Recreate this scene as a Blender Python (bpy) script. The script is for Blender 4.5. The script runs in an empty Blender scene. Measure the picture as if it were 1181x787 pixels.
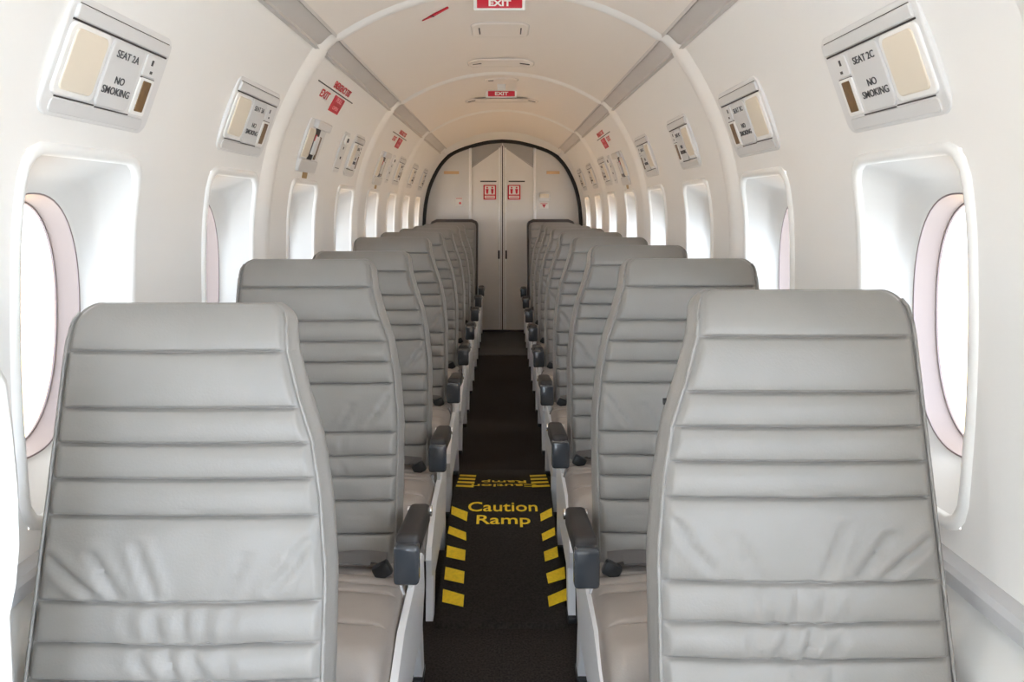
import bpy, bmesh, math, random
from mathutils import Vector, Matrix, noise
random.seed(4)
PI = math.pi
EZ = 1.225            # eye height above the aisle floor
EX = 0.0165
F = 870.0             # focal length in pixels of the 1181 px frame
sc = bpy.context.scene
C = sc.collection

# ------------------------------------------------------------------ materials
def mat(name, col, rough=0.5, metal=0.0, spec=0.5, bump=0.0, bscale=200.0, var=0.0, vscale=6.0, coat=0.0):
    m = bpy.data.materials.new(name); m.use_nodes = True
    nt = m.node_tree; b = nt.nodes['Principled BSDF']
    b.inputs['Base Color'].default_value = (*col, 1)
    b.inputs['Roughness'].default_value = rough
    b.inputs['Metallic'].default_value = metal
    b.inputs['Specular IOR Level'].default_value = spec
    b.inputs['Coat Weight'].default_value = coat
    tc = nt.nodes.new('ShaderNodeTexCoord')
    if var > 0:
        n = nt.nodes.new('ShaderNodeTexNoise'); n.inputs['Scale'].default_value = vscale; n.inputs['Detail'].default_value = 4
        nt.links.new(tc.outputs['Object'], n.inputs['Vector'])
        r = nt.nodes.new('ShaderNodeMapRange')
        r.inputs['From Min'].default_value = .3; r.inputs['From Max'].default_value = .7
        r.inputs['To Min'].default_value = 1 - var; r.inputs['To Max'].default_value = 1 + var
        nt.links.new(n.outputs['Fac'], r.inputs['Value'])
        mx = nt.nodes.new('ShaderNodeVectorMath'); mx.operation = 'SCALE'
        mx.inputs[0].default_value = col
        nt.links.new(r.outputs['Result'], mx.inputs['Scale'])
        nt.links.new(mx.outputs['Vector'], b.inputs['Base Color'])
    if bump > 0:
        n2 = nt.nodes.new('ShaderNodeTexNoise'); n2.inputs['Scale'].default_value = bscale; n2.inputs['Detail'].default_value = 5
        nt.links.new(tc.outputs['Object'], n2.inputs['Vector'])
        bp = nt.nodes.new('ShaderNodeBump'); bp.inputs['Strength'].default_value = bump; bp.inputs['Distance'].default_value = .004
        nt.links.new(n2.outputs['Fac'], bp.inputs['Height'])
        nt.links.new(bp.outputs['Normal'], b.inputs['Normal'])
    return m

M = {}
M['wall'] = mat('wall_panel_white', (.83, .82, .80), .55, bump=.03, bscale=300)
M['ceil'] = mat('ceiling_cream', (.83, .775, .72), .5, bump=.03, bscale=300)
M['rib'] = mat('rib_white', (.84, .83, .81), .35)
M['rail'] = mat('rail_grey', (.60, .57, .55), .45, var=.03)
M['dado'] = mat('lower_panel_white', (.78, .78, .76), .5)
M['ledge'] = mat('ledge_grey', (.55, .55, .56), .45)
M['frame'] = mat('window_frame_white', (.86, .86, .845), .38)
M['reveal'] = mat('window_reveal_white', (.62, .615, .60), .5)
M['ring'] = mat('window_ring', (.27, .215, .20), .45)
M['seal'] = mat('seal_dark', (.22, .17, .17), .5)
M['gasket'] = mat('gasket_black', (.012, .011, .011), .6)
M['bulk'] = mat('bulkhead_grey', (.74, .725, .70), .5, var=.03, vscale=3)
M['door'] = mat('door_grey', (.77, .75, .715), .42, var=.03, vscale=3)
M['header'] = mat('header_grey', (.42, .405, .385), .5)
M['post'] = mat('post_white', (.96, .955, .95), .4)
M['dark'] = mat('dark_line', (.045, .04, .04), .55)
M['carpet'] = mat('carpet_dark', (.036, .030, .027), .95, spec=.15, bump=.9, bscale=420, var=.5, vscale=160)
M['mat'] = mat('ramp_rubber', (.031, .027, .0245), .9, spec=.15, bump=.8, bscale=350, var=.4, vscale=140)
M['thresh'] = mat('threshold_grey', (.05, .048, .046), .6, var=.15)
M['yellow'] = mat('caution_yellow', (.95, .66, .02), .55, var=.10, vscale=90)
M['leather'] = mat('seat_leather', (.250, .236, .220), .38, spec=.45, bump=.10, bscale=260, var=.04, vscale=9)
M['cushion'] = mat('cushion_leather_warm_lit', (.37, .325, .29), .45, spec=.45, bump=.10, bscale=260, var=.05, vscale=9)  # seat leather made warmer and lighter, with reflected light put into the colour
M['backshell'] = mat('seat_shell_dark', (.05, .042, .04), .4)
M['alu'] = mat('seat_frame_white', (.86, .86, .87), .35)
M['armpad'] = mat('arm_pad', (.030, .026, .025), .5)
M['armcap'] = mat('arm_cap', (.050, .058, .070), .22, spec=.6, coat=.6)
M['belt'] = mat('belt_webbing', (.13, .12, .115), .7, bump=.3, bscale=500)
M['chrome'] = mat('chrome', (.75, .75, .76), .2, metal=1)
M['black'] = mat('black_plastic', (.015, .015, .016), .4)
M['unit'] = mat('service_unit_grey', (.72, .715, .71), .45)
M['unit2'] = mat('service_plate_grey', (.665, .66, .655), .45)
M['lens'] = mat('lamp_lens_cream', (.78, .70, .58), .3)
M['slot'] = mat('slot_amber', (.16, .09, .035), .3, var=.35, vscale=30)
M['ink'] = mat('ink_dark', (.075, .075, .08), .6)
M['red'] = mat('sign_red', (.60, .012, .035), .4)
M['redink'] = mat('red_lettering', (.62, .06, .07), .5)
M['pink'] = mat('pink_lettering', (.80, .30, .33), .5)
M['white'] = mat('sign_white', (.85, .83, .80), .4)
M['gold'] = mat('label_gold', (.42, .28, .12), .45)
M['tan'] = mat('label_tan', (.72, .48, .26), .5)

def glass(name, tint):
    m = bpy.data.materials.new(name); m.use_nodes = True
    nt = m.node_tree; nt.nodes.clear()
    o = nt.nodes.new('ShaderNodeOutputMaterial')
    t = nt.nodes.new('ShaderNodeBsdfTransparent'); t.inputs['Color'].default_value = (*tint, 1)
    g = nt.nodes.new('ShaderNodeBsdfGlossy'); g.inputs['Roughness'].default_value = .03
    mx = nt.nodes.new('ShaderNodeMixShader'); mx.inputs['Fac'].default_value = .05
    nt.links.new(t.outputs[0], mx.inputs[1]); nt.links.new(g.outputs[0], mx.inputs[2])
    nt.links.new(mx.outputs[0], o.inputs['Surface'])
    return m
M['glass'] = glass('window_glass', (.97, .97, .97))

# ------------------------------------------------------------------ mesh helpers
class MB:
    def __init__(s): s.v = []; s.f = []
    def grid(s, rows, close=False, flip=False):
        """rows: list of equal-length point lists"""
        b = len(s.v); n = len(rows[0])
        for r in rows: s.v.extend([tuple(p) for p in r])
        for i in range(len(rows) - 1):
            for j in range(n if close else n - 1):
                k = (j + 1) % n
                q = (b + i*n + j, b + i*n + k, b + (i+1)*n + k, b + (i+1)*n + j)
                s.f.append(q[::-1] if flip else q)
        return b
    def cap(s, pts, flip=False):
        b = len(s.v); s.v.extend([tuple(p) for p in pts])
        f = list(range(b, b + len(pts)))
        s.f.append(f[::-1] if flip else f)
    def bm(s, bm_):
        b = len(s.v)
        bm_.verts.ensure_lookup_table(); bm_.verts.index_update()
        s.v.extend([tuple(v.co) for v in bm_.verts])
        for f in bm_.faces: s.f.append([b + v.index for v in f.verts])
        bm_.free(); return s
    def box(s, c, d, bev=0.0, rot=None, seg=2):
        b = bmesh.new(); bmesh.ops.create_cube(b, size=1)
        for v in b.verts: v.co = Vector((v.co.x*d[0], v.co.y*d[1], v.co.z*d[2]))
        if bev > 0:
            bmesh.ops.bevel(b, geom=b.edges[:], offset=bev, segments=seg, profile=.5, affect='EDGES')
        for v in b.verts:
            p = v.co.copy()
            if rot is not None: p = rot @ p
            v.co = p + Vector(c)
        return s.bm(b)
    def tube(s, pts, r, n=8, caps=True, ref=None):
        pts = [Vector(p) for p in pts]; rows = []
        for i, p in enumerate(pts):
            t = (pts[min(i+1, len(pts)-1)] - pts[max(i-1, 0)]).normalized()
            a = Vector(ref) if ref else (Vector((0, 0, 1)) if abs(t.z) < .9 else Vector((1, 0, 0)))
            u = t.cross(a).normalized(); w = t.cross(u).normalized()
            rr = r[i] if isinstance(r, (list, tuple)) else r
            rows.append([p + (u*math.cos(2*PI*k/n) + w*math.sin(2*PI*k/n))*rr for k in range(n)])
        s.grid(rows, close=True)
        if caps: s.cap(rows[0]); s.cap(rows[-1], True)
        return s
    def prism(s, poly, d):
        """poly: 3D points of a planar outline, extruded by vector d"""
        d = Vector(d); a = [Vector(p) for p in poly]; b = [p + d for p in a]
        s.grid([a, b], close=True); s.cap(a, True); s.cap(b)
        return s
    def mesh(s, name, m, sharp=40, fix=True):
        me = bpy.data.meshes.new(name); me.from_pydata(s.v, [], s.f); me.update()
        if fix:
            b = bmesh.new(); b.from_mesh(me)
            bmesh.ops.recalc_face_normals(b, faces=b.faces[:]); b.to_mesh(me); b.free()
        me.polygons.foreach_set('use_smooth', [True]*len(me.polygons))
        me.set_sharp_from_angle(angle=math.radians(sharp))
        me.materials.append(M[m]); return me
    def build(s, name, m, parent=None, sharp=40, fix=True, loc=None):
        o = bpy.data.objects.new(name, s.mesh(name, m, sharp, fix)); C.objects.link(o)
        if parent: o.parent = parent
        if loc is not None: o.location = loc
        return o

def thing(name, label, cat, loc=(0, 0, 0), group=None):
    o = bpy.data.objects.new(name, None); C.objects.link(o); o.location = loc
    o.empty_display_size = .05
    return tag(o, label, cat, group)
def tag(o, label, cat, group=None):
    o['label'] = label; o['category'] = cat
    if group: o['group'] = group
    return o
def struct(o, label=None):
    o['kind'] = 'structure'
    if label: o['label'] = label
    return o
def copy_tree(o, parent=None):
    c = o.copy(); C.objects.link(c)
    if parent: c.parent = parent
    for ch in list(o.children): copy_tree(ch, c)
    return c

def text_mb(body, size, right, up, origin, normal, lift=.0008, bold=.0, align='CENTER', squash=1.0):
    """lettering as thin mesh: right/up are world directions, origin = centre of the baseline"""
    cu = bpy.data.curves.new('lettering', 'FONT'); cu.body = body; cu.size = size
    cu.align_x = align; cu.extrude = 0.0004; cu.offset = bold; cu.resolution_u = 4
    cu.space_line = .95
    o = bpy.data.objects.new('lettering', cu); C.objects.link(o)
    dg = bpy.context.evaluated_depsgraph_get()
    me = bpy.data.meshes.new_from_object(o.evaluated_get(dg))
    mb = MB()
    R_, U_, N_, O_ = Vector(right).normalized(), Vector(up).normalized(), Vector(normal).normalized(), Vector(origin)
    for v in me.vertices: mb.v.append(tuple(O_ + R_*v.co.x*squash + U_*v.co.y + N_*(v.co.z + lift)))
    for p in me.polygons: mb.f.append(list(p.vertices))
    bpy.data.objects.remove(o); bpy.data.curves.remove(cu); bpy.data.meshes.remove(me)
    return mb

def catmull(pts, n=12):
    out = []
    for i in range(len(pts) - 1):
        p0 = Vector(pts[max(i-1, 0)]); p1 = Vector(pts[i]); p2 = Vector(pts[i+1]); p3 = Vector(pts[min(i+2, len(pts)-1)])
        for k in range(n):
            t = k/n
            out.append(.5*((2*p1) + (p2-p0)*t + (2*p0-5*p1+4*p2-p3)*t*t + (3*p1-p0-3*p2+p3)*t**3))
    out.append(Vector(pts[-1])); return out
def interp(tab, x):
    """tab sorted by x: (x, y)"""
    if x <= tab[0][0]: return tab[0][1]
    for a, b in zip(tab, tab[1:]):
        if x <= b[0]:
            t = (x-a[0])/(b[0]-a[0]) if b[0] > a[0] else 0
            return a[1] + (b[1]-a[1])*t
    return tab[-1][1]

# ------------------------------------------------------------------ the cabin shell
WPTS = [(-.62, .775), (-.45, .79), (-.3, .80), (-.12, .802), (0, .797), (.13, .778), (.25, .748), (.355, .706), (.455, .655), (.53, .607)]
WTAB = [(p.x, p.y) for p in catmull([Vector((a, b)) for a, b in WPTS], 10)]
def wx(H): return interp(WTAB, H)
def wn(H):
    """inward normal (x, z) of the right wall"""
    d = (wx(H+.01) - wx(H-.01))/.02
    n = Vector((-1, d)).normalized(); return n
CSAG, CHALF, CTOP = .165, .545, .74
CR = (CHALF**2 + CSAG**2)/(2*CSAG)
def ceilH(x): return CTOP - CR + math.sqrt(CR*CR - x*x)

Y0, Y1 = -1.0, 7.5
LIGHT_OPENING = (-.85, .0, .40)      # unseen opening added in the right wall to light the left side
WIN0, WINP, WHALF = 1.46, .79, .195
WT, WB = .10, -.54
WINS = [WIN0 + WINP*k for k in range(-1, 8)]
RIBS = [.98, 2.55, 4.13, 5.71]

ys = [Y0]
LIGHT_OPENING_Y = [LIGHT_OPENING[0], LIGHT_OPENING[1]]
for c in WINS: ys += [c-WHALF, c+WHALF]
ys += [Y1]; full = []
for a, b in zip(ys, ys[1:]):
    n = max(1, int((b-a)/.12)); full += [a + (b-a)*i/n for i in range(n)]
ys = sorted(set(full + [Y1] + LIGHT_OPENING_Y))
hs = sorted(set([round(-.60 + i*.05, 3) for i in range(0, 23)] + [-.63, WT, WB, .53, -.02, .03]))
hs = [h for h in hs if h <= .531]
for s, nm in ((-1, 'wall_left'), (1, 'wall_right')):
    mb = MB(); idx = {}
    for i, y in enumerate(ys):
        for j, h in enumerate(hs):
            idx[i, j] = len(mb.v); mb.v.append((s*wx(h), y, EZ+h))
    for i in range(len(ys)-1):
        ym = (ys[i]+ys[i+1])/2
        for j in range(len(hs)-1):
            hm = (hs[j]+hs[j+1])/2
            if any(abs(ym-c) < WHALF for c in WINS) and WB < hm < WT: continue
            if s > 0 and LIGHT_OPENING[0] < ym < LIGHT_OPENING[1] and hm < LIGHT_OPENING[2]: continue
            mb.f.append((idx[i, j], idx[i+1, j], idx[i+1, j+1], idx[i, j+1]))
    struct(mb.build(nm, 'wall'))
    # lower wall panel below the ledge
    mb = MB()
    prof = [(-.625, .785), (-.630, .775), (-.65, .762), (-.69, .733), (-.705, .722), (-.73, .719), (-1.0, .718), (-1.235, .716)]
    segs = [(Y0, Y1)] if s < 0 else [(LIGHT_OPENING[1]+.02, Y1), (Y0, LIGHT_OPENING[0])]
    for a, b in segs: mb.grid([[(s*x, y, EZ+h) for h, x in prof] for y in (a, (a+b)/2, b)])
    struct(mb.build('wall_lower_left' if s < 0 else 'wall_lower_right', 'dado'))
    # grey ledge rail
    mb = MB()
    for a, b in segs:
        mb.prism([(s*.800, a, EZ-.580), (s*.752, a, EZ-.588), (s*.746, a, EZ-.598), (s*.746, a, EZ-.620), (s*.755, a, EZ-.628), (s*.800, a, EZ-.632)], (0, b-a, 0))
    struct(mb.build('trim_1' if s < 0 else 'trim_2', 'ledge', sharp=25))
# ceiling
mb = MB()
xs = [-CHALF + 2*CHALF*i/36 for i in range(37)]
yy = [Y0 + (Y1-Y0)*i/34 for i in range(35)]
mb.grid([[(x, y, EZ+ceilH(x)) for x in xs] for y in yy])
struct(mb.build('ceiling', 'ceil'))
# cove rails between walls and ceiling
for s, nm in ((-1, 'trim_3'), (1, 'trim_4')):
    mb = MB()
    prof = [(.540, .5785), (.546, .570), (.552, .577), (.5575, .579), (.600, .543), (.600, .537), (.596, .528), (.606, .524), (.612, .53)]
    mb.grid([[(s*x, y, EZ+h) for x, h in prof] for y in yy])
    struct(mb.build(nm, 'rail', sharp=20))
# ribs
def rib(yc, name):
    mb = MB(); rows = []
    path = []          # (x, H, inward normal, half width, height)
    for i in range(41):
        h = -.60 + (.53+.60)*i/40; n = wn(h); path.append((wx(h), h, n, .085, .020))
    path.append((.59, .543, Vector((-.62, -.78)), .05, .010)); path.append((.56, .572, Vector((-.6, -.8)), .05, .010))
    for i in range(0, 31):
        x = .535 - .535*i/30; h = ceilH(x); n = Vector((-x, -(h-(CTOP-CR)))).normalized(); path.append((x, h, n, .045, .013))
    right = path
    left = [(-x, h, Vector((-n.x, n.y)), w, e) for x, h, n, w, e in path[:-1]][::-1]
    full_ = right + left
    for x, h, n, w, e in full_:
        row = []
        for k in range(-6, 7):
            t = k/6; prof = (math.cos(PI*t)*.5+.5)**.55
            row.append((x + n.x*(e*prof - .002), yc + w*t, EZ + h + n.y*(e*prof - .002)))
        rows.append(row)
    mb.grid(rows)
    return struct(mb.build(name, 'rib', sharp=60))
for i, y in enumerate(RIBS): rib(y, 'trim_%d' % (5+i))

# floor
mb = MB(); mb.grid([[(x, y, 0) for x in (-.80, -.2, .2, .80)] for y in (Y0, 2, 4, Y1)])
struct(mb.build('floor', 'carpet'))
# seat tracks along the aisle
for s, nm in ((-1, 'trim_20'), (1, 'trim_21')):
    mb = MB(); mb.box((s*(.25 if s < 0 else .262), 3.9, .006), (.03, 7.0, .012), .003)
    struct(mb.build(nm, 'dark'))
# lighter entry floor plate in front of the door
mb = MB(); mb.box((0, 6.83, .004), (.42, 1.16, .008), .002)
struct(mb.build('floor_threshold', 'thresh'))

# ------------------------------------------------------------------ windows
def rrect(hw, hh, r, n=8):
    pts = []
    for cx, cz, a0 in ((hw-r, hh-r, 0), (-hw+r, hh-r, PI/2), (-hw+r, -hh+r, PI), (hw-r, -hh+r, 1.5*PI)):
        for k in range(n+1):
            a = a0 + PI/2*k/n; pts.append((cx+r*math.cos(a), cz+r*math.sin(a)))
    return pts
def resample(pts, n):
    """points on closed curve by polar angle-matched rays"""
    out = []
    for i in range(n):
        a = 2*PI*i/n; d = (math.cos(a), math.sin(a)); best = None
        for p, q in zip(pts, pts[1:]+pts[:1]):
            ex, ey = q[0]-p[0], q[1]-p[1]
            den = d[0]*ey - d[1]*ex
            if abs(den) < 1e-12: continue
            t = (p[0]*ey - p[1]*ex)/den; u = (p[0]*d[1] - p[1]*d[0])/den
            if t > 0 and -1e-6 <= u <= 1+1e-6: best = t if best is None else max(best, t)
        out.append((d[0]*best, d[1]*best))
    return out
NW = 96
WC = (WT+WB)/2; HH = (WT-WB)/2
OV = -.225-WC           # oval centre offset
def win_mesh(s):
    def ring_wall(hw, hh, r, off):
        return [(s*(wx(WC+z) - off), y, EZ+WC+z) for y, z in resample(rrect(hw, hh, r), NW)]
    def ring_flat(X, hw, hh, r, dz=0): return [(s*X, y, EZ+WC+dz+z) for y, z in resample(rrect(hw, hh, r), NW)]
    def oval(X, a, b, p=2.35):
        out = []
        for i in range(NW):
            t = 2*PI*i/NW; c, q = math.cos(t), math.sin(t)
            k = (abs(c/a)**p + abs(q/b)**p)**(-1/p)
            out.append((s*X, c*k, EZ+WC+OV+q*k))
        return out
    fr = MB()
    fr.grid([ring_wall(WHALF+.017, HH+.017, .060, -.002), ring_wall(WHALF+.013, HH+.013, .056, .005), ring_wall(WHALF+.004, HH+.004, .050, .008),
             ring_wall(WHALF-.004, HH-.004, .045, .006), ring_wall(WHALF-.007, HH-.007, .043, .0), ring_wall(WHALF-.008, HH-.008, .043, -.012)], close=True)
    rv = MB()
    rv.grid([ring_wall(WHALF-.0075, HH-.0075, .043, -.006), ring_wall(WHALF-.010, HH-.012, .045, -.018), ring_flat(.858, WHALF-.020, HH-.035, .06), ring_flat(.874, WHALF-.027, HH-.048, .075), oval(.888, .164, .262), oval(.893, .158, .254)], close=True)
    rg = MB()
    rg.grid([oval(.8945, .156, .252), oval(.925, .151, .247), oval(.936, .146, .242)], close=True)
    sl = MB()
    sl.grid([oval(.8925, .159, .255), oval(.8935, .1555, .2515), oval(.8965, .1555, .2515)], close=True)
    sl.grid([oval(.936, .147, .243), oval(.935, .1435, .2395), oval(.939, .1425, .2385)], close=True)
    pn = MB(); b = oval(.9385, .147, .243); pn.cap(b)
    return (fr.mesh('window_frame', 'frame', 50), rv.mesh('window_reveal', 'reveal', 50), rg.mesh('window_ring', 'ring', 50),
            sl.mesh('window_seal', 'seal', 50), pn.mesh('window_pane', 'glass', 50))
n = 0
for s in (-1, 1):
    meshes = win_mesh(s)
    for c in WINS:
        n += 1
        e = bpy.data.objects.new('window_%d' % n, None); C.objects.link(e); e.location = (0, c, 0); struct(e)
        for me in meshes:
            o = bpy.data.objects.new(me.name, me); C.objects.link(o); o.parent = e

# ------------------------------------------------------------------ aft bulkhead
YB = 7.46
mb = MB()
sec = [(wx(h), h) for h in [-.6+.05*i for i in range(23)]] + [(.545, .575)] + [(x, ceilH(x)) for x in [.5-.05*i for i in range(21)]] + [(-.545, .575)] + [(-wx(h), h) for h in [.5-.05*i for i in range(23)]]
poly = [(.72, -1.235)] + sec + [(-.72, -1.235)]
mb.cap([(x, YB, EZ+h) for x, h in poly])
struct(mb.build('wall_back', 'bulk', sharp=20))
GP = [(.79, -1.23), (.79, -.6), (.787, -.145), (.76, .10), (.70, .285), (.6, .45), (.46, .56), (.2, .64), (0, .662)]
gp = [(p.x, p.y) for p in catmull([Vector(p) for p in GP], 8)]
gp = gp + [(-x, h) for x, h in gp[::-1][1:]]
mb = MB(); mb.tube([(x*.985, YB-.03, EZ+h) for x, h in gp], .021, 8, ref=(0, 1, 0))
struct(mb.build('trim_10', 'gasket'))
# cream return between the last wall panel and the gasket
mb = MB(); inner = []; outer = []
for x, h in gp:
    a = math.atan2(h+.1, x)
    inner.append((x*.995, YB-.025, EZ+h))
    # outer point on the section along the same ray
    best = None
    for k in range(0, 60):
        r = .6 + k*.006
        X, Hh = r*math.cos(a), -.1 + r*math.sin(a)
        lim = wx(Hh) if Hh < .53 else 0
        ins = (abs(X) < wx(Hh)) if Hh < .53 else (abs(X) < .6 and Hh < (ceilH(min(abs(X), CHALF))))
        if ins: best = (X, Hh)
    if best is None or h < -.6: best = (.80*(1 if x > 0 else -1), h)
    outer.append((best[0]*1.01, YB-.16, EZ+best[1]+.004))
mb.grid([inner, outer])
struct(mb.build('trim_11', 'wall'))
# posts beside the doors
for s, nm in ((-1, 'trim_12'), (1, 'trim_13')):
    mb = MB(); top = interp(sorted([(abs(x), h) for x, h in gp if x >= 0 and h > .3]), .318) - .01
    mb.box((s*.318, YB-.02, (EZ+top)/2), (.026, .035, EZ+top), .005)
    struct(mb.build(nm, 'post'))
for s in (-1, 1):
    e = bpy.data.objects.new('door_1' if s < 0 else 'door_2', None); C.objects.link(e); e.location = (0, YB, 0); struct(e)
    mb = MB()
    mb.prism([(s*.006, -.004, .02), (s*.303, -.004, .02), (s*.303, -.004, EZ+.40), (s*.02, -.004, EZ+.60), (s*.006, -.004, EZ+.60)], (0, -.016, 0))
    mb.build('door_leaf', 'door', e, sharp=20)
    mb = MB(); mb.box((s*.031, -.024, (EZ+.60)/2+.01), (.012, .012, EZ+.57), .003)
    mb.box((s*.010, -.023, (EZ+.60)/2+.01), (.006, .010, EZ+.57), .002)
    mb.build('edge_strip', 'post', e)
    mb = MB(); mb.box((s*.036, -.030, EZ-.46), (.016, .014, .085), .004); mb.build('door_latch', 'dark', e)
    mb = MB(); mb.box((s*.14, -.0215, EZ+.262), (.16, .004, .012), .001); mb.build('slot_plate', 'dark', e)
    mb = MB(); mb.prism([(s*.303, -.02, EZ+.395), (s*.02, -.02, EZ+.597), (s*.02, -.02, EZ+.607), (s*.303, -.02, EZ+.405)], (0, -.006, 0)); mb.build('door_top_edge', 'header', e)
    # header panel above
    mb = MB(); tops = [(x, h) for x, h in gp if 0.0 <= x <= .30 and h > .3]; tops.sort()
    mb.prism([(s*.303, YB-.002, EZ+.41), (s*.01, YB-.002, EZ+.615)] + [(s*x, YB-.002, EZ+h-.012) for x, h in tops] + [(s*.303, YB-.002, EZ+.61)], (0, -.006, 0))
    struct(mb.build('trim_14' if s < 0 else 'trim_15', 'header', sharp=20))
mb = MB(); mb.box((0, YB-.015, (EZ+.62)/2), (.008, .012, EZ+.61), .0); struct(mb.build('trim_16', 'dark'))
mb = MB(); mb.box((0, YB-.03, .012), (.61, .03, .024), .004); struct(mb.build('trim_17', 'dark'))

# pictogram signs on the doors
def person_icon(mb, x, z, y, h):
    mb.tube([(x, y, z+h*.86), (x, y-.001, z+h*.86)], h*.13, 10)
    mb.prism([(x-h*.2, y, z+h*.68), (x+h*.2, y, z+h*.68), (x+h*.12, y, z), (x-h*.12, y, z)], (0, -.001, 0))
for s in (-1, 1):
    t = thing('warning_sign', 'red-bordered pictogram sign on the %s door leaf of the aft bulkhead' % ('left' if s < 0 else 'right'), 'sign', (s*.12-.006, YB-.021, EZ+.085), 'pictogram signs on the bulkhead doors')
    mb = MB(); mb.box((0, -.002, .07), (.125, .004, .145), .004); mb.build('border', 'red', t)
    mb = MB(); mb.box((0, -.0035, .09), (.10, .004, .085), .002); mb.box((0, -.0035, .022), (.10, .004, .028), .002); mb.build('field', 'white', t)
    mb = MB(); person_icon(mb, -.025, .055, -.0056, .07); person_icon(mb, .025, .055, -.0056, .07)
    mb.box((0, -.0055, .024), (.085, .002, .007)); mb.build('pictogram', 'red', t)
for (x, w, lab) in ((-.505, .15, 'narrow tan label strip high on the bulkhead, left of the doors'), (.50, .13, 'narrow tan label strip high on the bulkhead, right of the doors')):
    mb = MB(); mb.box((0, -.003, 0), (w, .005, .03), .002)
    tag(mb.build('label_strip', 'tan', loc=(x, YB+.002, EZ+.35)), lab, 'label')
t = thing('small_placard', 'small red-lettered placard on the bulkhead, left of the doors', 'placard', (-.43, YB+.0015, EZ+.06))
mb = MB(); mb.box((0, -.002, 0), (.075, .003, .085), .002); mb.build('plate', 'white', t)
mb = MB(); mb.box((0, -.004, .034), (.06, .0015, .006)); mb.build('red_rule', 'redink', t)
mb = MB(); mb.tube([(0.01, -.0035, -.012), (.01, -.0055, -.012)], .012, 10); mb.build('red_dot', 'redink', t)
t = thing('interphone_handset', 'cream wall handset with a red placard on the bulkhead, right of the doors', 'handset', (.41, YB-.001, EZ+.11))
mb = MB(); mb.box((0, -.022, 0), (.12, .044, .085), .016, seg=3); mb.build('housing', 'unit', t)
mb = MB(); mb.box((0, -.05, .008), (.095, .022, .04), .010, seg=3); mb.build('earpiece', 'lens', t)
mb = MB(); mb.box((0, -.002, -.085), (.09, .003, .06), .002); mb.build('placard', 'white', t)
mb = MB(); mb.prism([(-.02, -.004, -.075), (.02, -.004, -.075), (0, -.004, -.11)], (0, -.0015, 0)); mb.build('red_arrow', 'redink', t)
mb = MB(); mb.box((0, -.0045, -.066), (.07, .0015, .006)); mb.build('red_rule', 'redink', t)

# ------------------------------------------------------------------ seats
SEAMS = [-.209, -.294, -.346, -.397, -.449, -.566, -.621, -.669, -.725, -.80]
XI = [(-.95, .246), (-.67, .246), (-.53, .249), (-.42, .263), (-.345, .279), (-.28, .304), (-.21, .326), (-.155, .334), (-.13, .336)]
REC = .22
CREASES = [(.33, -.548, .275, -.485, .004), (.40, -.558, .37, -.50, .003), (.50, -.558, .535, -.485, .005), (.555, -.556, .60, -.50, .006), (.595, -.556, .665, -.505, .006), (.30, -.50, .27, -.47, .003),
           (.39, -.612, .385, -.577, .004), (.42, -.615, .425, -.578, .004), (.45, -.612, .455, -.58, .005), (.49, -.612, .50, -.578, .005), (.53, -.61, .54, -.58, .003),
           (.38, -.662, .39, -.63, .004), (.42, -.664, .44, -.63, .005), (.46, -.664, .475, -.63, .006), (.50, -.66, .52, -.63, .004), (.44, -.718, .45, -.68, .004), (.49, -.718, .50, -.68, .004)]
def segdist(px, pz, a):
    ax, az, bx, bz, d = a
    ux, uz = bx-ax, bz-az; L = ux*ux+uz*uz
    t = max(0, min(1, ((px-ax)*ux+(pz-az)*uz)/L))
    return math.hypot(px-ax-ux*t, pz-az-uz*t), t
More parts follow.
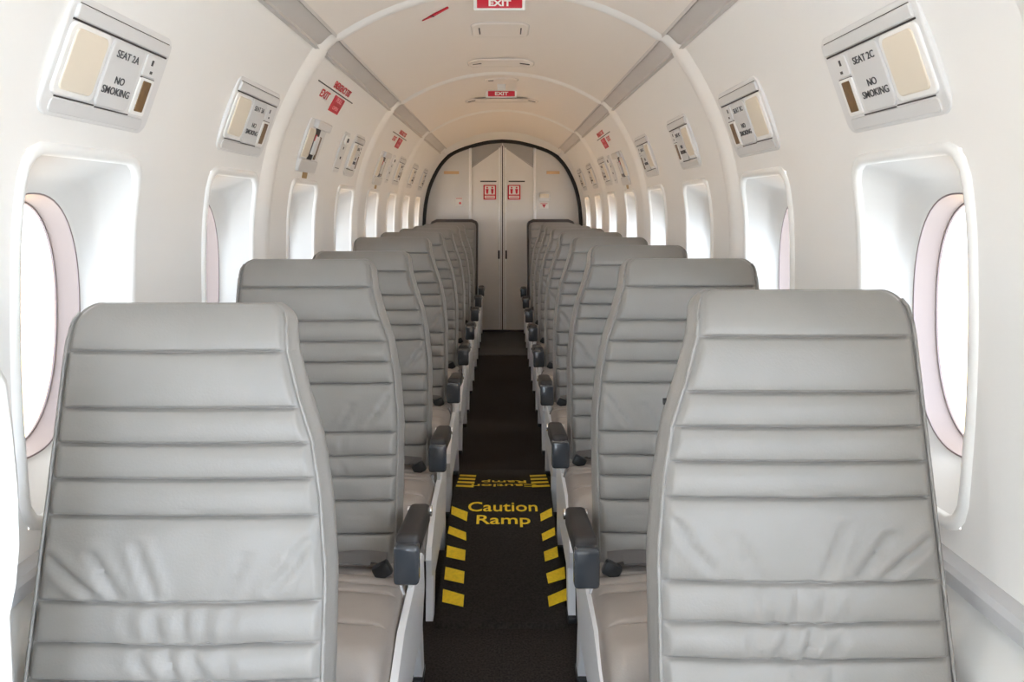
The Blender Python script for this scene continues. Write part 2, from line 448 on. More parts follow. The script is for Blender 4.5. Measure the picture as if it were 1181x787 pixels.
def backrest(s, square=False):
    """returns backrest MB and piping MB in seat-local coordinates (y=0 is the top front edge)"""
    top = -.138
    H = []
    h = -.93
    while h < top - .03: H.append(h); h += .0042
    for q in SEAMS:
        H = [x for x in H if abs(x-q) > .0068] + [q+d for d in (-.0066, -.0045, -.003, -.0018, -.0008, 0, .0008, .0018, .003, .0045, .0066)]
    H = sorted(x for x in H if x > -.94)
    for k in range(9): H.append(top - .03 + .03*math.sin(PI/2*k/8))
    NF = 56; rows = []; pipe = [[], []]
    for h in H:
        xi = .262 if square else interp(XI, h); xo = .687
        yf = -REC*(-h - .15)
        tt = max(0, min(1, (h - (top-.03))/.03)); shr = .03*(1-math.sqrt(max(0, 1-tt*tt)))   # round the upper corners
        tb = max(0, min(1, (h - (top-.075))/.075)); yback = .030*tb**2.4                       # roll the head end back
        cs = .022 if not square else .03
        xi += shr*.8*cs/.022; xo -= shr*cs/.022
        th = .085 - .02*max(0, (h+.5)/.36)
        yf += yback; yr = -REC*(-h-.15) + th
        if tt > 0: yr -= shr*.8
        if yr < yf + .004: yr = yf + .004
        lo, hi = None, None
        for a, b in zip([top]+SEAMS, SEAMS+[-1.0]):
            if b <= h <= a: lo, hi = b, a; break
        t = 0 if lo is None else (h-lo)/(hi-lo)
        ln = .07 if lo is None else hi-lo
        A = .011
        ds = min(abs(h-q) for q in SEAMS)
        sgn = 1 if any(0 <= h-q < .02 for q in SEAMS) else 0
        puff = A - .0070*math.exp(-(ds/.0026)**2) - (.0022 if sgn else .0035)*math.exp(-(ds/.011)**2)
        if not (lo is not None and hi == top): puff += .0040*(max(0, math.sin(PI*t))**.8)
        row = []
        rc = .014
        for i in range(NF+1):
            u = i/NF; u = .5-.5*math.cos(PI*u)*(.75+.25*abs(math.cos(PI*u)))
            x = xi + (xo-xi)*u
            d = min(x-xi, xo-x)
            edge = rc - math.sqrt(max(0, rc*rc-(rc-min(d, rc))**2))
            e = max(0, min(1, (d-.006)/.014)); e = e*e*(3-2*e)
            y = yf + edge - (puff-A)*e - .004*e - .006*math.sin(PI*(x-xi)/(xo-xi))
            # stitched line along the panel edge
            y += .0045*math.exp(-((d-.009)/.003)**2)
            if -.76 < h < -.44 and e > 0:
                for cr in CREASES:
                    if abs(x-cr[0]) > .12 or abs(h-cr[1]) > .12: continue
                    dd, tq = segdist(x, h, cr)
                    if dd < .03: y += e*1.25*cr[4]*(math.exp(-(dd/.006)**2) - .6*math.exp(-((dd-.013)/.008)**2))*(.4+.6*math.sin(PI*min(1, max(0, tq*.8+.1))))
                y += e*.0026*noise.noise(Vector((x*16, h*16, 3.1)))
            row.append((s*x, y, EZ+h))
        ym0, ym1 = row[-1][1], max(row[-1][1]+.002, yr-.012)
        for k in range(1, 7):
            t2 = k/6; row.append((s*(xo + .006*math.sin(PI*t2)*(1-tt)), ym0+(ym1-ym0)*t2, EZ+h))
        nb = 10
        for k in range(nb+1):
            u = k/nb; row.append((s*(xo-.01-(xo-xi-.02)*u), yr, EZ+h))
        for k in range(1, 7):
            t2 = k/7; wob = 0
            if -.8 < h < -.2: wob = .0016*noise.noise(Vector((1.3, t2*2, h*26)))
            row.append((s*(xi - (.007*math.sin(PI*t2)+wob)*(1-tt)), ym1+(row[0][1]-ym1)*t2, EZ+h))
        rows.append(row)
        if h < top-.012:
            pipe[0].append((s*(xi+.0035), yf+.0025, EZ+h)); pipe[1].append((s*(xo-.0035), yf+.0025, EZ+h))
    mb = MB(); mb.grid(rows, close=True); mb.cap(rows[0]); mb.cap(rows[-1], True)
    return mb, [MB().tube(q[::2], .0030, 6) for q in pipe]
def cushion(s):
    x0, x1 = .216, .682; L = .47; yr = -.125; rows = []
    seams = [.055, .098, .142, .186, .33]
    st = [0, .004, .012] + [.012 + (L-.072)*i/110 for i in range(1, 111)] + [L-.06+.06*math.sin(PI/2*k/8) for k in range(1, 9)]
    st = sorted([d for d in st if all(abs(d-q) > .0075 for q in seams)] + [q+d for q in seams for d in (-.007, -.0045, -.003, -.0015, 0, .0015, .003, .0045, .007)])
    for d in st:
        top = -.872 + .03*min(1, d/L); bot = -.985
        if d > L-.06: q = (d-(L-.06))/.06; top -= .06*(1-math.sqrt(max(0, 1-q*q)))
        if d < .012: top -= .012-d
        dq = min(abs(d-q) for q in seams); puff = .012 - .0075*math.exp(-(dq/.0032)**2) - .004*math.exp(-(dq/.012)**2)
        row = []; N = 34
        for i in range(N+1):
            u = i/N; u = .5-.5*math.cos(PI*u)
            x = x0 + (x1-x0)*u; dd = min(x-x0, x1-x); r = .035
            edge = r - math.sqrt(max(0, r*r-(r-min(dd, r))**2))
            e = max(0, min(1, dd/.05)); e = e*e*(3-2*e)
            z = top - edge + (puff-.012)*e + .014*math.sin(PI*u)
            row.append((s*x, yr-d, EZ+max(z, bot+.01)))
        for k in range(1, 5): row.append((s*(x1+.004*math.sin(PI*k/4)), yr-d, row[N][2] + (EZ+bot-row[N][2])*k/4))
        for k in range(1, 5): row.append((s*(x1-(x1-x0)*k/4), yr-d, EZ+bot))
        zz = row[0][2]
        for k in range(1, 4): row.append((s*(x0-.004*math.sin(PI*k/4)), yr-d, EZ+bot+(zz-EZ-bot)*k/4))
        rows.append(row)
    mb = MB(); mb.grid(rows, close=True); mb.cap(rows[0]); mb.cap(rows[-1], True)
    return mb
def ribbon(mb, pts, w, th=.003):
    """flat webbing: pts = list of (point, width direction)"""
    rows = []
    for i, (p, wd) in enumerate(pts):
        p = Vector(p); wd = Vector(wd).normalized()
        t = (Vector(pts[min(i+1, len(pts)-1)][0]) - Vector(pts[max(i-1, 0)][0])).normalized()
        nn = t.cross(wd).normalized()
        rows.append([p+wd*w/2+nn*th/2, p-wd*w/2+nn*th/2, p-wd*w/2-nn*th/2, p+wd*w/2-nn*th/2])
    mb.grid(rows, close=True); mb.cap(rows[0]); mb.cap(rows[-1], True)
def make_seat(s, square=False):
    ax = .0 if s < 0 else .012; az = 0 if s < 0 else -.010
    r = thing('passenger_seat', '', 'seat', (0, 0, 0), 'passenger seats along the aisle')
    b, p = backrest(s, square)
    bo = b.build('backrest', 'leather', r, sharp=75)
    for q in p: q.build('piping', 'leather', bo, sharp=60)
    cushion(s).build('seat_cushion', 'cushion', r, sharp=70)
    if square:      # dark hard shell round the leather of the last row
        mb = MB(); rows = []
        for k in range(0, 41):
            h = -.93 + .82*k/40
            rr = max(0, (h+.17)/.06); rr = min(1, rr)
            sh = .06*(1-math.sqrt(max(0, 1-rr*rr)))
            xi, xo = .238+sh, .705-sh; y = -REC*(-h-.15)
            rows.append([(s*xi, y+.035, EZ+h), (s*(xi+.006), y+.026, EZ+h), (s*(xo-.006), y+.026, EZ+h), (s*xo, y+.035, EZ+h), (s*xo, y+.10, EZ+h), (s*xi, y+.10, EZ+h)])
        mb.grid(rows, close=True); mb.cap(rows[0]); mb.cap(rows[-1], True)
        mb.build('back_shell', 'backshell', r, sharp=50)
    # aisle-side frame
    mb = MB()
    mb.prism([(s*(.194+ax), y, EZ+h) for y, h in ((-.58, -.995), (-.56, -.965), (-.50, -.937), (-.40, -.897), (-.06, -.885), (-.02, -.91), (0, -1.0), (-.05, -1.08), (-.46, -1.09), (-.56, -1.05))], (s*.016, 0, 0))
    mb.build('side_frame', 'alu', r, sharp=30)
    mb = MB()
    mb.prism([(s*.666, y, EZ+h) for y, h in ((-.55, -.94), (-.06, -.94), (-.04, -1.05), (-.50, -1.05))], (s*.018, 0, 0))
    mb.box((s*.44, -.12, EZ-1.03), (.46, .035, .035), .006); mb.box((s*.44, -.46, EZ-1.03), (.46, .035, .035), .006)
    mb.box((s*.44, -.30, EZ-.993), (.45, .42, .014), .004)
    mb.build('seat_base', 'alu', r, sharp=30)
    for x in (.205+ax, .675):
        for (y0, y1) in ((-.47, -.50), (-.09, -.03)):
            mb = MB()
            mb.prism([(s*(x-.011), y0-.035, EZ-1.05), (s*(x-.011), y0+.035, EZ-1.05), (s*(x-.011), y1+.022, .012), (s*(x-.011), y1-.022, .012)], (s*.022, 0, 0))
            lo = mb.build('leg', 'alu', r, sharp=30)
            mb = MB(); mb.box((s*x, y1, .009), (.026, .075, .018), .004); mb.build('foot', 'black', lo)
    # armrest
    rot = Matrix.Rotation(math.radians(-7), 3, 'X')
    mb = MB(); mb.box((s*.196, -.215, EZ-.757+az), (.052, .26, .052), .012, rot, 3)
    a = mb.build('armrest', 'armpad', r)
    mb = MB(); mb.box((s*.196, -.350, EZ-.775+az), (.056, .034, .086), .009, None, 3); mb.build('end_cap', 'armcap', a)
    mb = MB(); mb.prism([(s*(.198+ax), y, EZ+h) for y, h in ((-.30, -.785), (-.10, -.775), (-.07, -.90), (-.22, -.90))], (s*.010, 0, 0)); mb.build('arm_bracket', 'alu', a, sharp=30)
    mb = MB(); mb.tube([(s*.226, -.09, EZ-.765+az), (s*.166, -.09, EZ-.765+az)], .013, 12); mb.build('pivot_bolt', 'chrome', a)
    # lap belt
    pts = []
    for i in range(25):
        t = i/24; x = .655 - (.655-.265)*t
        z = -.842 + .008*math.sin(t*9+.5)*math.sin(PI*t) + .012*math.sin(PI*t)
        pts.append(((s*x, -.215 - .03*math.sin(t*5), EZ+z), (0, .95, .35+.25*math.sin(t*7))))
    mb = MB(); ribbon(mb, pts, .034)
    pts2 = [((s*(.30+.18*t), -.20-.05*t+.0*math.sin(t*6), EZ-.838+.012*math.sin(PI*t)), (0, .95, .3)) for t in [k/12 for k in range(13)]]
    ribbon(mb, pts2, .034)
    bl = mb.build('seat_belt', 'belt', r, sharp=60)
    mb = MB(); mb.box((s*.268, -.232, EZ-.847), (.042, .024, .034), .006, Matrix.Rotation(s*.5, 3, 'Y')); mb.build('buckle', 'black', bl)
    mb = MB(); mb.tube([(s*.226, -.25, EZ-.865), (s*.215, -.255, EZ-.90), (s*.212, -.257, EZ-.93)], .006, 8); mb.build('anchor_pin', 'chrome', bl)
    return r
ROW0, ROWP = 1.235, .76
ordw = ['first', 'second', 'third', 'fourth', 'fifth', 'sixth', 'seventh', 'eighth', 'last']
OFF = {(-1, 0): (0, -.02, -.020), (-1, 2): (0, .0, -.022), (1, 1): (0, 0, .002)}
for s in (-1, 1):
    protoA = make_seat(s); protoB = make_seat(s, True)
    for k in range(9):
        o = protoB if k == 8 else (protoA if k == 0 else copy_tree(protoA))
        d = OFF.get((s, k), (0, 0, 0))
        if k == 0 and s > 0: first = o
        o.location = (d[0], ROW0 + ROWP*k + d[1], d[2])
        side = 'left' if s < 0 else 'right'
        o['label'] = ('grey ribbed leather seat with black armrest, %s row from the camera, %s of the aisle' % (ordw[k], side)) if k < 8 else \
                     ('dark-shelled grey seat in the last row against the bulkhead, %s of the aisle' % side)

# white padded bolster on the left wall ahead of the first row
t = thing('wall_bolster', 'white padded bolster on the left wall beside the first row, at the picture edge', 'bolster', (-.79, .94, 0))
prof = [(-.13, -.775), (-.145, -.735), (-.165, -.675), (-.19, -.625), (-.22, -.606), (-.28, -.597), (-.35, -.590), (-.42, -.588), (-.47, -.592), (-.51, -.600), (-.60, -.596), (-.70, -.600), (-.76, -.612), (-.79, -.65)]
rows = []
for h, x in prof:
    d = x + .79; rows.append([(-.012, -.036, EZ+h), (d*.7, -.036, EZ+h), (d*.92, -.026, EZ+h), (d, 0, EZ+h), (d*.92, .026, EZ+h), (d*.7, .036, EZ+h), (-.012, .036, EZ+h)])
mb = MB(); mb.grid(rows, close=True); mb.cap(rows[0]); mb.cap(rows[-1], True); mb.build('padding', 'dado', t, sharp=50)
mb = MB(); mb.box((.012, 0, EZ-.46), (.05, .09, .60), .008); mb.build('backing_plate', 'unit', t)
mb = MB(); mb.tube([(.292, .012, EZ-.32), (.2795, .012, EZ-.32)], [.0065, .0055], 12); mb.build('recline_button', 'black', first)
# ------------------------------------------------------------------ caution ramp over the aisle spar
RP = [(2.205, .010), (2.985, .110), (3.50, .010)]
def ramp_z(y):
    h = interp(RP, y)
    return h
def ramp_surf(px, py, seg=0):
    """where the view ray of a photo pixel meets the near or far slope"""
    (ya, za), (yb, zb) = RP[seg], RP[seg+1]
    k = (py-240)/F; m = (zb-za)/(yb-ya)
    # EZ - k*y = za + m*(y-ya)
    y = (EZ - za + m*ya)/(m+k)
    return Vector((EX + (px-581.5)*y/F, y, za+m*(y-ya)))
t = thing('caution_ramp_mat', 'dark ramp mat with yellow hazard bars humped across the aisle floor', 'ramp', (0, 2.2, 0))
def loc(p): return (p[0], p[1]-2.2, p[2])
mb = MB(); rows = []
prof = []
for i in range(41):
    y = RP[0][0] + (RP[2][0]-RP[0][0])*i/40
    prof.append((y, ramp_z(y)))
prof = [(2.195, .0)] + prof + [(3.51, .0)]
mb.grid([[(x, y-2.2, z) for x in (-.187, -.183, 0,   .1975, .2015)] for y, z in prof])
mb.grid([[(-.187, y-2.2, z), (-.187, y-2.2, 0)] for y, z in prof]); mb.grid([[(.2015, y-2.2, z), (.2015, y-2.2, 0)] for y, z in prof])
mb.build('ramp_body', 'mat', t, sharp=25)
bars_l = [((521, 584.5), (539.5, 591.5), (538.4, 602), (520.3, 593.6)), ((518.2, 607.5), (537.5, 615), (537.7, 624.3), (516.5, 616)),
          ((515.7, 630), (537, 635.5), (536.2, 647.5), (514.7, 643)), ((513.8, 654.6), (535.7, 660.2), (534.8, 674), (512.4, 669)), ((511, 680.3), (535.3, 687.3), (534.3, 700.8), (510, 695))]
bars_r = [((636.3, 586.6), (637, 595.7), (623.7, 602), (623, 593.6)), ((639.8, 609), (640.2, 618), (625.8, 625), (624.7, 616.6)),
          ((642.5, 631), (644, 643), (628.5, 648.5), (627.2, 637.4)), ((651, 654.6), (651.9, 668), (632.3, 674), (630, 662.5)), ((654.7, 679), (656.5, 692), (633.2, 700.8), (631.8, 689))]
nl = Vector((0, -(RP[1][1]-RP[0][1]), RP[1][0]-RP[0][0])).normalized()
for q in bars_l + bars_r:
    mb = MB(); mb.prism([loc(ramp_surf(*p) + nl*.0012) for p in q], nl*.0012); mb.build('hazard_bar', 'yellow', t, sharp=20)
upn = Vector((0, RP[1][0]-RP[0][0], RP[1][1]-RP[0][1])).normalized()
for word, px, py, x0, x1 in (('Caution', 580, 590.3, 540, 620), ('Ramp', 580, 605, 549, 611)):
    o = ramp_surf(px, py); w = (x1-x0)*o.y/F
    mb = text_mb(word, .1, (1, 0, 0), upn, (0, 0, 0), nl)
    xs_ = [v[0] for v in mb.v]; k = w/(max(xs_)-min(xs_))
    top = ramp_surf(px, py-(10.5 if word == 'Caution' else 10)); hh = (top-o).length
    mb2 = text_mb(word, .1, (1, 0, 0), (0, 1, 0), (0, 0, 0), (0, 0, 1)); caph = max(v[1] for v in mb2.v)
    mb = text_mb(word, hh/caph*.1, (1, 0, 0), upn, loc((o.x, o.y, o.z)), nl, lift=.0016, squash=k/(hh/caph), bold=.0008)
    mb.build('lettering', 'yellow', t)
# far slope: bars and the same words facing the other way
nf = Vector((0, (RP[1][1]-RP[2][1]), RP[2][0]-RP[1][0])).normalized()
upf = Vector((0, RP[1][0]-RP[2][0], RP[1][1]-RP[2][1])).normalized()
for s in (-1, 1):
    for k in range(4):
        y = 3.04 + .075*k*1.15; pts = []
        for (dx, dy) in ((.118, -.012), (.190, .006), (.190, .046), (.118, .030)):
            yy_ = y+dy+.0; pts.append(loc(Vector((s*dx + .011, yy_, ramp_z(yy_))) + nf*.0012))
        mb = MB(); mb.prism(pts, nf*.0012); mb.build('hazard_bar', 'yellow', t, sharp=20)
for word, y, sz in (('Caution', 3.10, .085), ('Ramp', 3.19, .085)):
    mb = text_mb(word, sz, (-1, 0, 0), upf, loc((.0165, y, ramp_z(y))), nf, lift=.0016, bold=.0008)
    mb.build('lettering', 'yellow', t)

# ------------------------------------------------------------------ overhead service panels on the side walls
class WallFrame:
    """flat frame on a side wall: u runs towards the camera, v up the wall, n into the cabin"""
    def __init__(s, side, yc, h0, h1):
        a = Vector((side*wx(h0), EZ+h0)); b = Vector((side*wx(h1), EZ+h1)); m = (a+b)/2
        v = (b-a).normalized(); s.v = Vector((v.x, 0, v.y)); s.u = Vector((0, -1, 0))
        s.n = Vector((-side*abs(v.y), 0, -abs(v.x))); s.o = Vector((m.x, yc, m.y)); s.H = (b-a).length
        s.read = Vector((0, -side, 0)); s.side = side
        hm = (h0+h1)/2; c = Vector((side*wx(hm), 0, EZ+hm)); s.o -= s.n*((s.o-Vector((c.x, yc, c.z))).dot(s.n))*.5
    def R(s): return Matrix((s.u, s.v, s.n)).transposed()
    def p(s, u, v, n=0): return s.u*u + s.v*v + s.n*n
    def box(s, mb, u, v, n, d, bev=0.003, seg=2): return mb.box(s.p(u, v, n), d, bev, s.R(), seg)
    def plate(s, mb, u, v, hw, hh, r, n0, n1, bev=.003):
        ring = rrect(hw, hh, r, 6)
        def at(k, n): return [s.p(u+x*(1-k/hw), v+z*(1-k/hh), n) for x, z in ring]
        rows = [at(0, n0), at(0, n1-bev), at(bev*.3, n1-bev*.3), at(bev, n1)]
        mb.grid(rows, close=True); mb.cap(rows[-1]); return mb
    def text(s, body, size, u, v, n, bold=.0006, squash=1.): return text_mb(body, size, s.read, s.v, s.p(u, v, n), s.n, bold=bold, squash=squash)

def service_panel(side, k, label, seatno, fw=1.0, yc=None):
    y = WIN0 + WINP*k if yc is None else yc
    fr = WallFrame(side, y-.008, .158, .366)
    t = thing('overhead_service_panel', label, 'service panel', fr.o, 'overhead service panels along the walls')
    W = .19*fw
    fr_ = lambda u: u*fw
    mb = MB(); fr.plate(mb, 0, 0, W, .108, .028, -.008, .006, .004)
    mb.build('housing', 'unit', t, sharp=35)
    mb = MB(); fr.plate(mb, 0, -.088, W*.86, .0125, .008, .003, .0085, .002); mb.build('lower_lip', 'unit2', t, sharp=35)
    mb = MB(); fr.plate(mb, 0, .080, W*.92, .013, .004, .003, .012, .003); mb.build('top_bar', 'unit2', t, sharp=35)
    mb = MB(); fr.box(mb, 0, .0645, .0065, (W*1.84, .0035, .002), 0); fr.box(mb, fr_(.095), -.0715, .0065, (fr_(.125), .0028, .002), 0); fr.box(mb, fr_(-.035), -.0735, .0065, (fr_(.125), .0028, .002), 0)
    fr.box(mb, 0, .094, .0062, (W*1.78, .002, .002), 0)
    mb.build('shadow_gap', 'dark', t)
    mb = MB(); fr.plate(mb, fr_(.110), -.003, fr_(.066), .066, .016, .003, .010, .004); bz = mb.build('lamp_bezel', 'rib', t, sharp=35)
    mb = MB(); fr.plate(mb, fr_(.109), -.002, fr_(.052), .056, .012, .008, .0125, .003); mb.build('lamp_lens', 'lens', bz, sharp=35)
    mb = MB(); fr.plate(mb, fr_(-.022), -.004, fr_(.060), .066, .014, .003, .0105, .003); sp = mb.build('sign_plate', 'unit2', t, sharp=35)
    mb = fr.text('SEAT ' + seatno, .0205, fr_(-.022), .030, .0105, squash=fw*1.12, bold=.0002); b2 = fr.text('NO', .0205, fr_(-.020), -.020, .0105, squash=fw*1.12, bold=.0002); b3 = fr.text('SMOKING', .0205, fr_(-.020), -.042, .0105, squash=fw*1.12, bold=.0002)
    for q in (mb, b2, b3): q.build('lettering', 'ink', sp)
    mb = MB(); fr.plate(mb, fr_(-.126), .036, fr_(.030), .023, .006, .003, .009, .002); cb = mb.build('call_button', 'unit', t, sharp=35)
    for bx in ((fr_(-.122), .044, .0095, (.007, .012, .001), .0), (fr_(-.128), .024, .0095, (.009, .006, .001), 0), (fr_(-.126), .010, .0068, (fr_(.056), .003, .002), 0)):
        mb = MB(); fr.box(mb, *bx); mb.build('marking', 'ink', cb)
    mb = MB(); fr.plate(mb, fr_(-.127), -.030, fr_(.030), .040, .006, .003, .009, .002); bz = mb.build('slot_bezel', 'rib', t, sharp=35)
    mb = MB(); fr.plate(mb, fr_(-.127), -.029, fr_(.017), .033, .003, .007, .0105, .001); mb.build('lens_slot', 'slot', bz, sharp=35)
    return t
side_w = {-1: 'left', 1: 'right'}
wname = ['first', 'second', 'third', 'fourth', 'fifth', 'sixth', 'seventh', 'eighth']
def sp_label(s, k):
    return 'grey service panel with NO SMOKING lettering above the %s window on the %s wall' % (wname[k], side_w[s])
for k, no in ((0, '2A'), (1, '3A'), (5, '7A'), (6, '8A'), (7, '9A')):
    service_panel(-1, k, sp_label(-1, k), no, 1.0 if k < 2 else .8)
for k, no in ((0, '2C'), (1, '3C'), (2, '4C'), (3, '5C'), (5, '7C'), (6, '8C'), (7, '9C')):
    service_panel(1, k, sp_label(1, k), no, 1.0 if k < 2 else .85)
service_panel(-1, 3, 'narrow grey service panel beside the white rib, above the fourth window on the left wall', '5A', .62, 3.80)

def vent_panel(side, y, label):
    fr = WallFrame(side, y, .165, .35)
    t = thing('air_vent_panel', label, 'vent panel', fr.o, 'narrow vent panels')
    mb = MB(); fr.plate(mb, 0, 0, .06, .098, .014, -.006, .006, .003); mb.build('housing', 'unit', t, sharp=35)
    mb = MB(); fr.plate(mb, -.005, .062, .034, .022, .018, .004, .014, .004); g = mb.build('vent_nozzle', 'rib', t, sharp=35)
    mb = MB(); fr.plate(mb, -.005, .062, .016, .010, .008, .012, .016, .001); mb.build('nozzle_hole', 'ink', g)
    for bx in ((0, .022, .0065, (.012, .012, .002), 0), (0, -.025, .0065, (.02, .012, .002), 0), (.0, -.075, .0065, (.07, .003, .002), 0)):
        mb = MB(); fr.box(mb, *bx); mb.build('marking', 'ink', t)
vent_panel(-1, 3.50, 'narrow vent panel between the red exit square and the narrow service panel, left wall')

def exit_panel(side, k, label, l2):
    y = WIN0 + WINP*k + (-.06 if k == 2 else .01)
    fr = WallFrame(side, y, .155, .355)
    t = thing('emergency_exit_handle', label, 'exit handle', fr.o, 'emergency exit handles over the exit windows')
    mb = MB(); fr.plate(mb, 0, .006, .135, .088, .018, -.006, .006, .003); mb.build('housing', 'unit', t, sharp=35)
    mb = MB(); fr.plate(mb, -.03, .078, .105, .017, .005, .003, .024, .005); mb.build('top_bar', 'unit2', t, sharp=35)
    mb = MB(); fr.plate(mb, 0, -.092, .13, .026, .012, .0, .016, .005); mb.build('lower_lip', 'unit2', t, sharp=35)
    mb = MB(); fr.plate(mb, .075, -.003, .045, .058, .012, .004, .010, .003); mb.build('cover', 'lens', t, sharp=35)
    mb = MB(); fr.plate(mb, -.005, -.002, .034, .064, .004, .004, .008, .001); rc = mb.build('handle_recess', 'black', t, sharp=35)
    mb = MB(); fr.plate(mb, -.012, -.006, .022, .038, .004, .006, .017, .003); mb.build('handle_grip', 'unit', rc, sharp=35)
    mb = MB(); fr.box(mb, .008, .024, .0095, (.018, .026, .002), 0); mb.build('red_mark', 'redink', rc)
    mb = MB(); fr.plate(mb, -.075, -.014, .012, .048, .003, .004, .009, .001); mb.build('dark_slot', 'slot', t, sharp=35)
    # gold plate just under the panel
    f2 = WallFrame(side, y+.02, .115, .145)
    mb = MB(); f2.plate(mb, 0, 0, .035, .012, .002, -.002, .002, .001)
    o = mb.build('instruction_label', 'gold', loc=f2.o, sharp=35)
    tag(o, 'small gold label under the %s' % l2, 'label')
    # red placard set above
    f3 = WallFrame(side, y + (.03 if k == 2 else .20), .39, .51)
    t = thing('exit_placard', 'red and white emergency exit placard above the %s' % l2, 'placard', f3.o, 'red emergency exit placards')
    mb = f3.text('EMERGENCY EXIT', .038, -.05, .022, .001, bold=.001, squash=.95); mb.build('heading_lettering', 'redink', t)
    mb = MB(); f3.box(mb, 0, .010, .0012, (.60, .0045, .0016), 0); mb.build('rule', 'dark', t)
    mb = f3.text('EXIT', .042, .14, -.035, .001, bold=.001, squash=1.5); mb.build('exit_lettering', 'redink', t)
    mb = MB(); f3.plate(mb, -.085, -.033, .082, .034, .003, -.002, .003, .001); q = mb.build('red_square', 'red', t, sharp=35)
    mb = f3.text('PULL', .026, -.085, -.022, .003, squash=1.6); mb.build('lettering', 'pink', q)
    mb = f3.text('OPEN', .022, -.085, -.055, .003, squash=1.6); mb.build('lettering', 'pink', q)
exit_panel(-1, 2, 'exit handle panel with dark recess above the third window, left wall', 'third window, left wall')
exit_panel(-1, 4, 'exit handle panel with dark recess above the fifth window, left wall', 'fifth window, left wall')
exit_panel(1, 4, 'exit handle panel with dark recess above the fifth window, right wall', 'fifth window, right wall')
vent_panel(-1, 5.0, 'narrow vent panel just past the exit handle over the fifth window, left wall')
vent_panel(1, 5.04, 'narrow vent panel just past the exit handle over the fifth window, right wall')

# ------------------------------------------------------------------ ceiling signs and panels
def ceil_exit(y, label, htop):
    t = thing('exit_sign', label, 'sign', (0, y, EZ+htop), 'red EXIT signs on the ceiling')
    zc = ceilH(0) - htop
    mb = MB(); mb.box((0, .012, -.016), (.185, .018, .044), .007, seg=3); mb.box((0, .014, (zc-.0)/2), (.05, .014, max(.01, zc+.02)), .002); mb.build('backplate', 'rib', t)
    mb = MB(); mb.box((0, .002, -.016), (.160, .012, .032), .003); mb.build('sign_face', 'red', t)
    mb = text_mb('EXIT', .0285, (1, 0, 0), (0, 0, 1), (0, -.004, -.0255), (0, -1, 0), bold=.0011, squash=1.35); mb.build('lettering', 'white', t)
ceil_exit(2.66, 'red EXIT sign on the ceiling at the top edge of the picture', .7375)
ceil_exit(4.50, 'small red EXIT sign on the ceiling further aft, past the second ceiling rib', .698)
def ceiling_panel(y, hw, hl, label, slots, r=.04):
    t = thing('ceiling_access_panel', label, 'ceiling panel', (0, y, EZ+CTOP), 'flush panels in the ceiling')
    mb = MB(); ring = rrect(hw, hl, r, 6)
    def at(k, d):
        return [(x*(1-k/hw), z*(1-k/hl), ceilH(x) - CTOP - d) for x, z in ring]
    def fill(mb, k, d, n=10):
        for i in range(n): mb.grid([[(p[0]*(1-j/n), p[1]*(1-j/n), ceilH(p[0]*(1-j/n)) - CTOP - d) for p in at(k, d)] for j in (i, i+1)], close=True)
    mb.grid([at(-.003, -.002), at(0, .004), at(.006, .006)], close=True)
    fill(mb, .006, .006)
    mb.build('cover', 'ceil', t, sharp=50)
    mb = MB(); rr = [at(-.0045, .0004), at(-.002, .0012), at(.0, .0012)]; mb.grid(rr, close=True); mb.build('gap_line', 'rail', t)
    for (x, dx, dy) in slots:
        mb = MB(); mb.box((x, 0, ceilH(x)-CTOP-.007), (dx, dy, .004), .001, Matrix.Rotation(x/CR, 3, 'Y')); mb.build('slot', 'dark', t)
ceiling_panel(3.11, .115, .115, 'square flush ceiling panel with two dark slots, just past the nearer EXIT sign', ((-.085, .005, .10), (.085, .005, .10)))
ceiling_panel(3.80, .165, .09, 'wide flush ceiling panel with two slots, just before the second ceiling rib', ((-.12, .045, .012), (.12, .05, .012)), .06)
ceiling_panel(4.33, .095, .05, 'short flush ceiling panel just ahead of the smaller EXIT sign', ((-.06, .03, .008),), .03)
ceiling_panel(5.03, .24, .06, 'wide flush ceiling panel past the smaller EXIT sign', ((-.20, .05, .012), (-.07, .03, .01), (.07, .03, .01), (.20, .05, .012)), .04)
# thin red marker
t = thing('red_marker', 'thin red arrow-shaped marker on the ceiling, left of the nearer EXIT sign', 'marker', (-.235, 2.74, EZ+ceilH(-.235)))
tl = Matrix.Rotation(-.235/CR, 3, 'Y')
def cl(x, y, d): return (x, y, ceilH(-.235+x)-ceilH(-.235)-d)
mb = MB(); mb.prism([cl(-.052, .055, .002), cl(-.02, .022, .002), cl(.050, -.045, .002), cl(.052, -.028, .002), cl(-.01, .040, .002)], (0, 0, -.003)); mb.build('arrow', 'red', t)
mb = MB(); mb.box(cl(-.012, .026, .0055), (.014, .014, .002), .001); mb.build('dark_spot', 'black', t)

# ------------------------------------------------------------------ light: daylight through windows, the added side opening and the open front end
w = bpy.data.worlds.new('daylight'); sc.world = w; w.use_nodes = True
nt = w.node_tree; bg = nt.nodes['Background']
tc = nt.nodes.new('ShaderNodeTexCoord'); sx = nt.nodes.new('ShaderNodeSeparateXYZ')
nt.links.new(tc.outputs['Generated'], sx.inputs[0])
rz = nt.nodes.new('ShaderNodeValToRGB'); cr = rz.color_ramp
cr.elements[0].position = .48; cr.elements[0].color = (.75, .74, .72, 1)
cr.elements[1].position = .54; cr.elements[1].color = (.97, .965, .95, 1)
mr = nt.nodes.new('ShaderNodeMapRange'); mr.inputs['From Min'].default_value = -1; mr.inputs['From Max'].default_value = 1
nt.links.new(sx.outputs['Z'], mr.inputs['Value']); nt.links.new(mr.outputs['Result'], rz.inputs['Fac'])
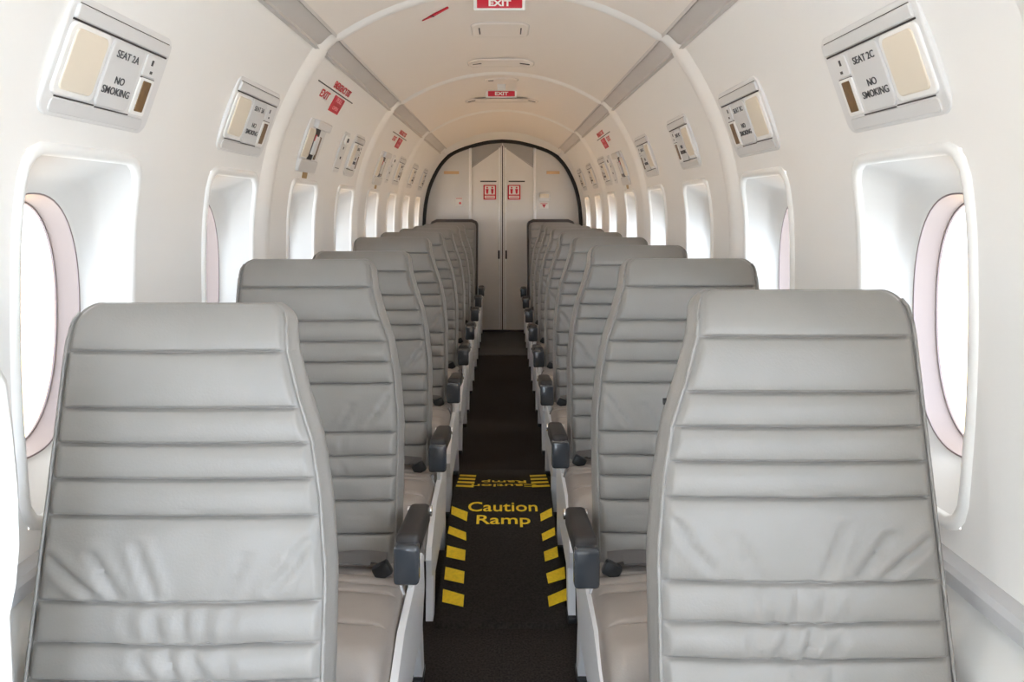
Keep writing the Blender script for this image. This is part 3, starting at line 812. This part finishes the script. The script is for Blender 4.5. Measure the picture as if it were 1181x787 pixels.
# unseen ground added to bounce light: cool forward, tan aft, under a high sun
gm = bpy.data.materials.new('bounce_ground'); gm.use_nodes = True; gn = gm.node_tree; gb = gn.nodes['Principled BSDF']; gb.inputs['Roughness'].default_value = .95; gb.inputs['Specular IOR Level'].default_value = .1
gt = gn.nodes.new('ShaderNodeTexCoord'); gs = gn.nodes.new('ShaderNodeSeparateXYZ'); gn.links.new(gt.outputs['Object'], gs.inputs[0])
gz = gn.nodes.new('ShaderNodeTexNoise'); gz.inputs['Scale'].default_value = .35; gn.links.new(gt.outputs['Object'], gz.inputs['Vector'])
ga = gn.nodes.new('ShaderNodeMath'); ga.operation = 'MULTIPLY_ADD'; ga.inputs[1].default_value = 3.0; gn.links.new(gz.outputs['Fac'], ga.inputs[0]); gn.links.new(gs.outputs['Y'], ga.inputs[2])
gr = gn.nodes.new('ShaderNodeMapRange'); gr.inputs['From Min'].default_value = 3.0; gr.inputs['From Max'].default_value = 6.5; gn.links.new(ga.outputs[0], gr.inputs['Value'])
gx = gn.nodes.new('ShaderNodeMix'); gx.data_type = 'RGBA'; gx.inputs[6].default_value = (.47, .52, .56, 1); gx.inputs[7].default_value = (.66, .42, .20, 1)
gn.links.new(gr.outputs['Result'], gx.inputs[0]); gn.links.new(gx.outputs[2], gb.inputs['Base Color'])
M['ground'] = gm
mb = MB(); mb.grid([[(x, y, -1.5) for x in (-40, -1, 1, 40)] for y in (-40, 3, 40)]); struct(mb.build('ground', 'ground'))
sl = bpy.data.lights.new('sun', 'SUN'); sl.energy = 17; sl.color = (1, .94, .86); sl.angle = .01
so = bpy.data.objects.new('sun', sl); C.objects.link(so); so.rotation_euler = (math.radians(-14), 0, 0); so.location = (0, 3, 8)
# cooler, brighter sky ahead of the nose and at the added side opening
fy = nt.nodes.new('ShaderNodeMapRange'); fy.inputs['From Min'].default_value = -.15; fy.inputs['From Max'].default_value = -.75
nt.links.new(sx.outputs['Y'], fy.inputs['Value'])
mx = nt.nodes.new('ShaderNodeMix'); mx.data_type = 'RGBA'
nt.links.new(fy.outputs['Result'], mx.inputs[0]); nt.links.new(rz.outputs['Color'], mx.inputs[6]); fx = nt.nodes.new('ShaderNodeMapRange'); fx.inputs['From Min'].default_value = -.5; fx.inputs['From Max'].default_value = .65
fx.inputs['To Min'].default_value = .65; fx.inputs['To Max'].default_value = 1.7; nt.links.new(sx.outputs['X'], fx.inputs['Value'])
vm = nt.nodes.new('ShaderNodeVectorMath'); vm.operation = 'SCALE'; vm.inputs[0].default_value = (1.0, 1.19, 1.42)
nt.links.new(fx.outputs['Result'], vm.inputs['Scale']); nt.links.new(vm.outputs['Vector'], mx.inputs[7])
nt.links.new(mx.outputs[2], bg.inputs['Color']); bg.inputs['Strength'].default_value = 4.0

# unseen front wall behind the camera, left open on one side to shape the light
mb = MB(); mb.cap([(-.28, Y0, 0), (.72, Y0, 0)] + [(wx(-.6+.05*i), Y0, EZ-.6+.05*i) for i in range(23)] + [(x, Y0, EZ+ceilH(x)) for x in (.54, .4, .2, 0, -.15, -.28)])
struct(mb.build('wall_front', 'wall'))
# ------------------------------------------------------------------ camera and render look
cam = bpy.data.cameras.new('camera'); co = bpy.data.objects.new('camera', cam); C.objects.link(co)
co.location = (EX, 0, EZ); co.rotation_euler = (PI/2, 0, 0)
cam.sensor_fit = 'HORIZONTAL'; cam.sensor_width = 36; cam.lens = F/1181*36
cam.shift_x = (590.5-581.5)/1181; cam.shift_y = -(393.5-240)/1181
cam.clip_start = .02
sc.camera = co
sc.view_settings.view_transform = 'Standard'; sc.view_settings.look = 'None'; sc.view_settings.gamma = 1
sc.view_settings.use_curve_mapping = False; sc.view_settings.exposure = 0.73
cy = sc.cycles
cy.max_bounces = 14; cy.diffuse_bounces = 10; cy.glossy_bounces = 4; cy.transparent_max_bounces = 8
cy.sample_clamp_indirect = 8
cy.use_denoising = True
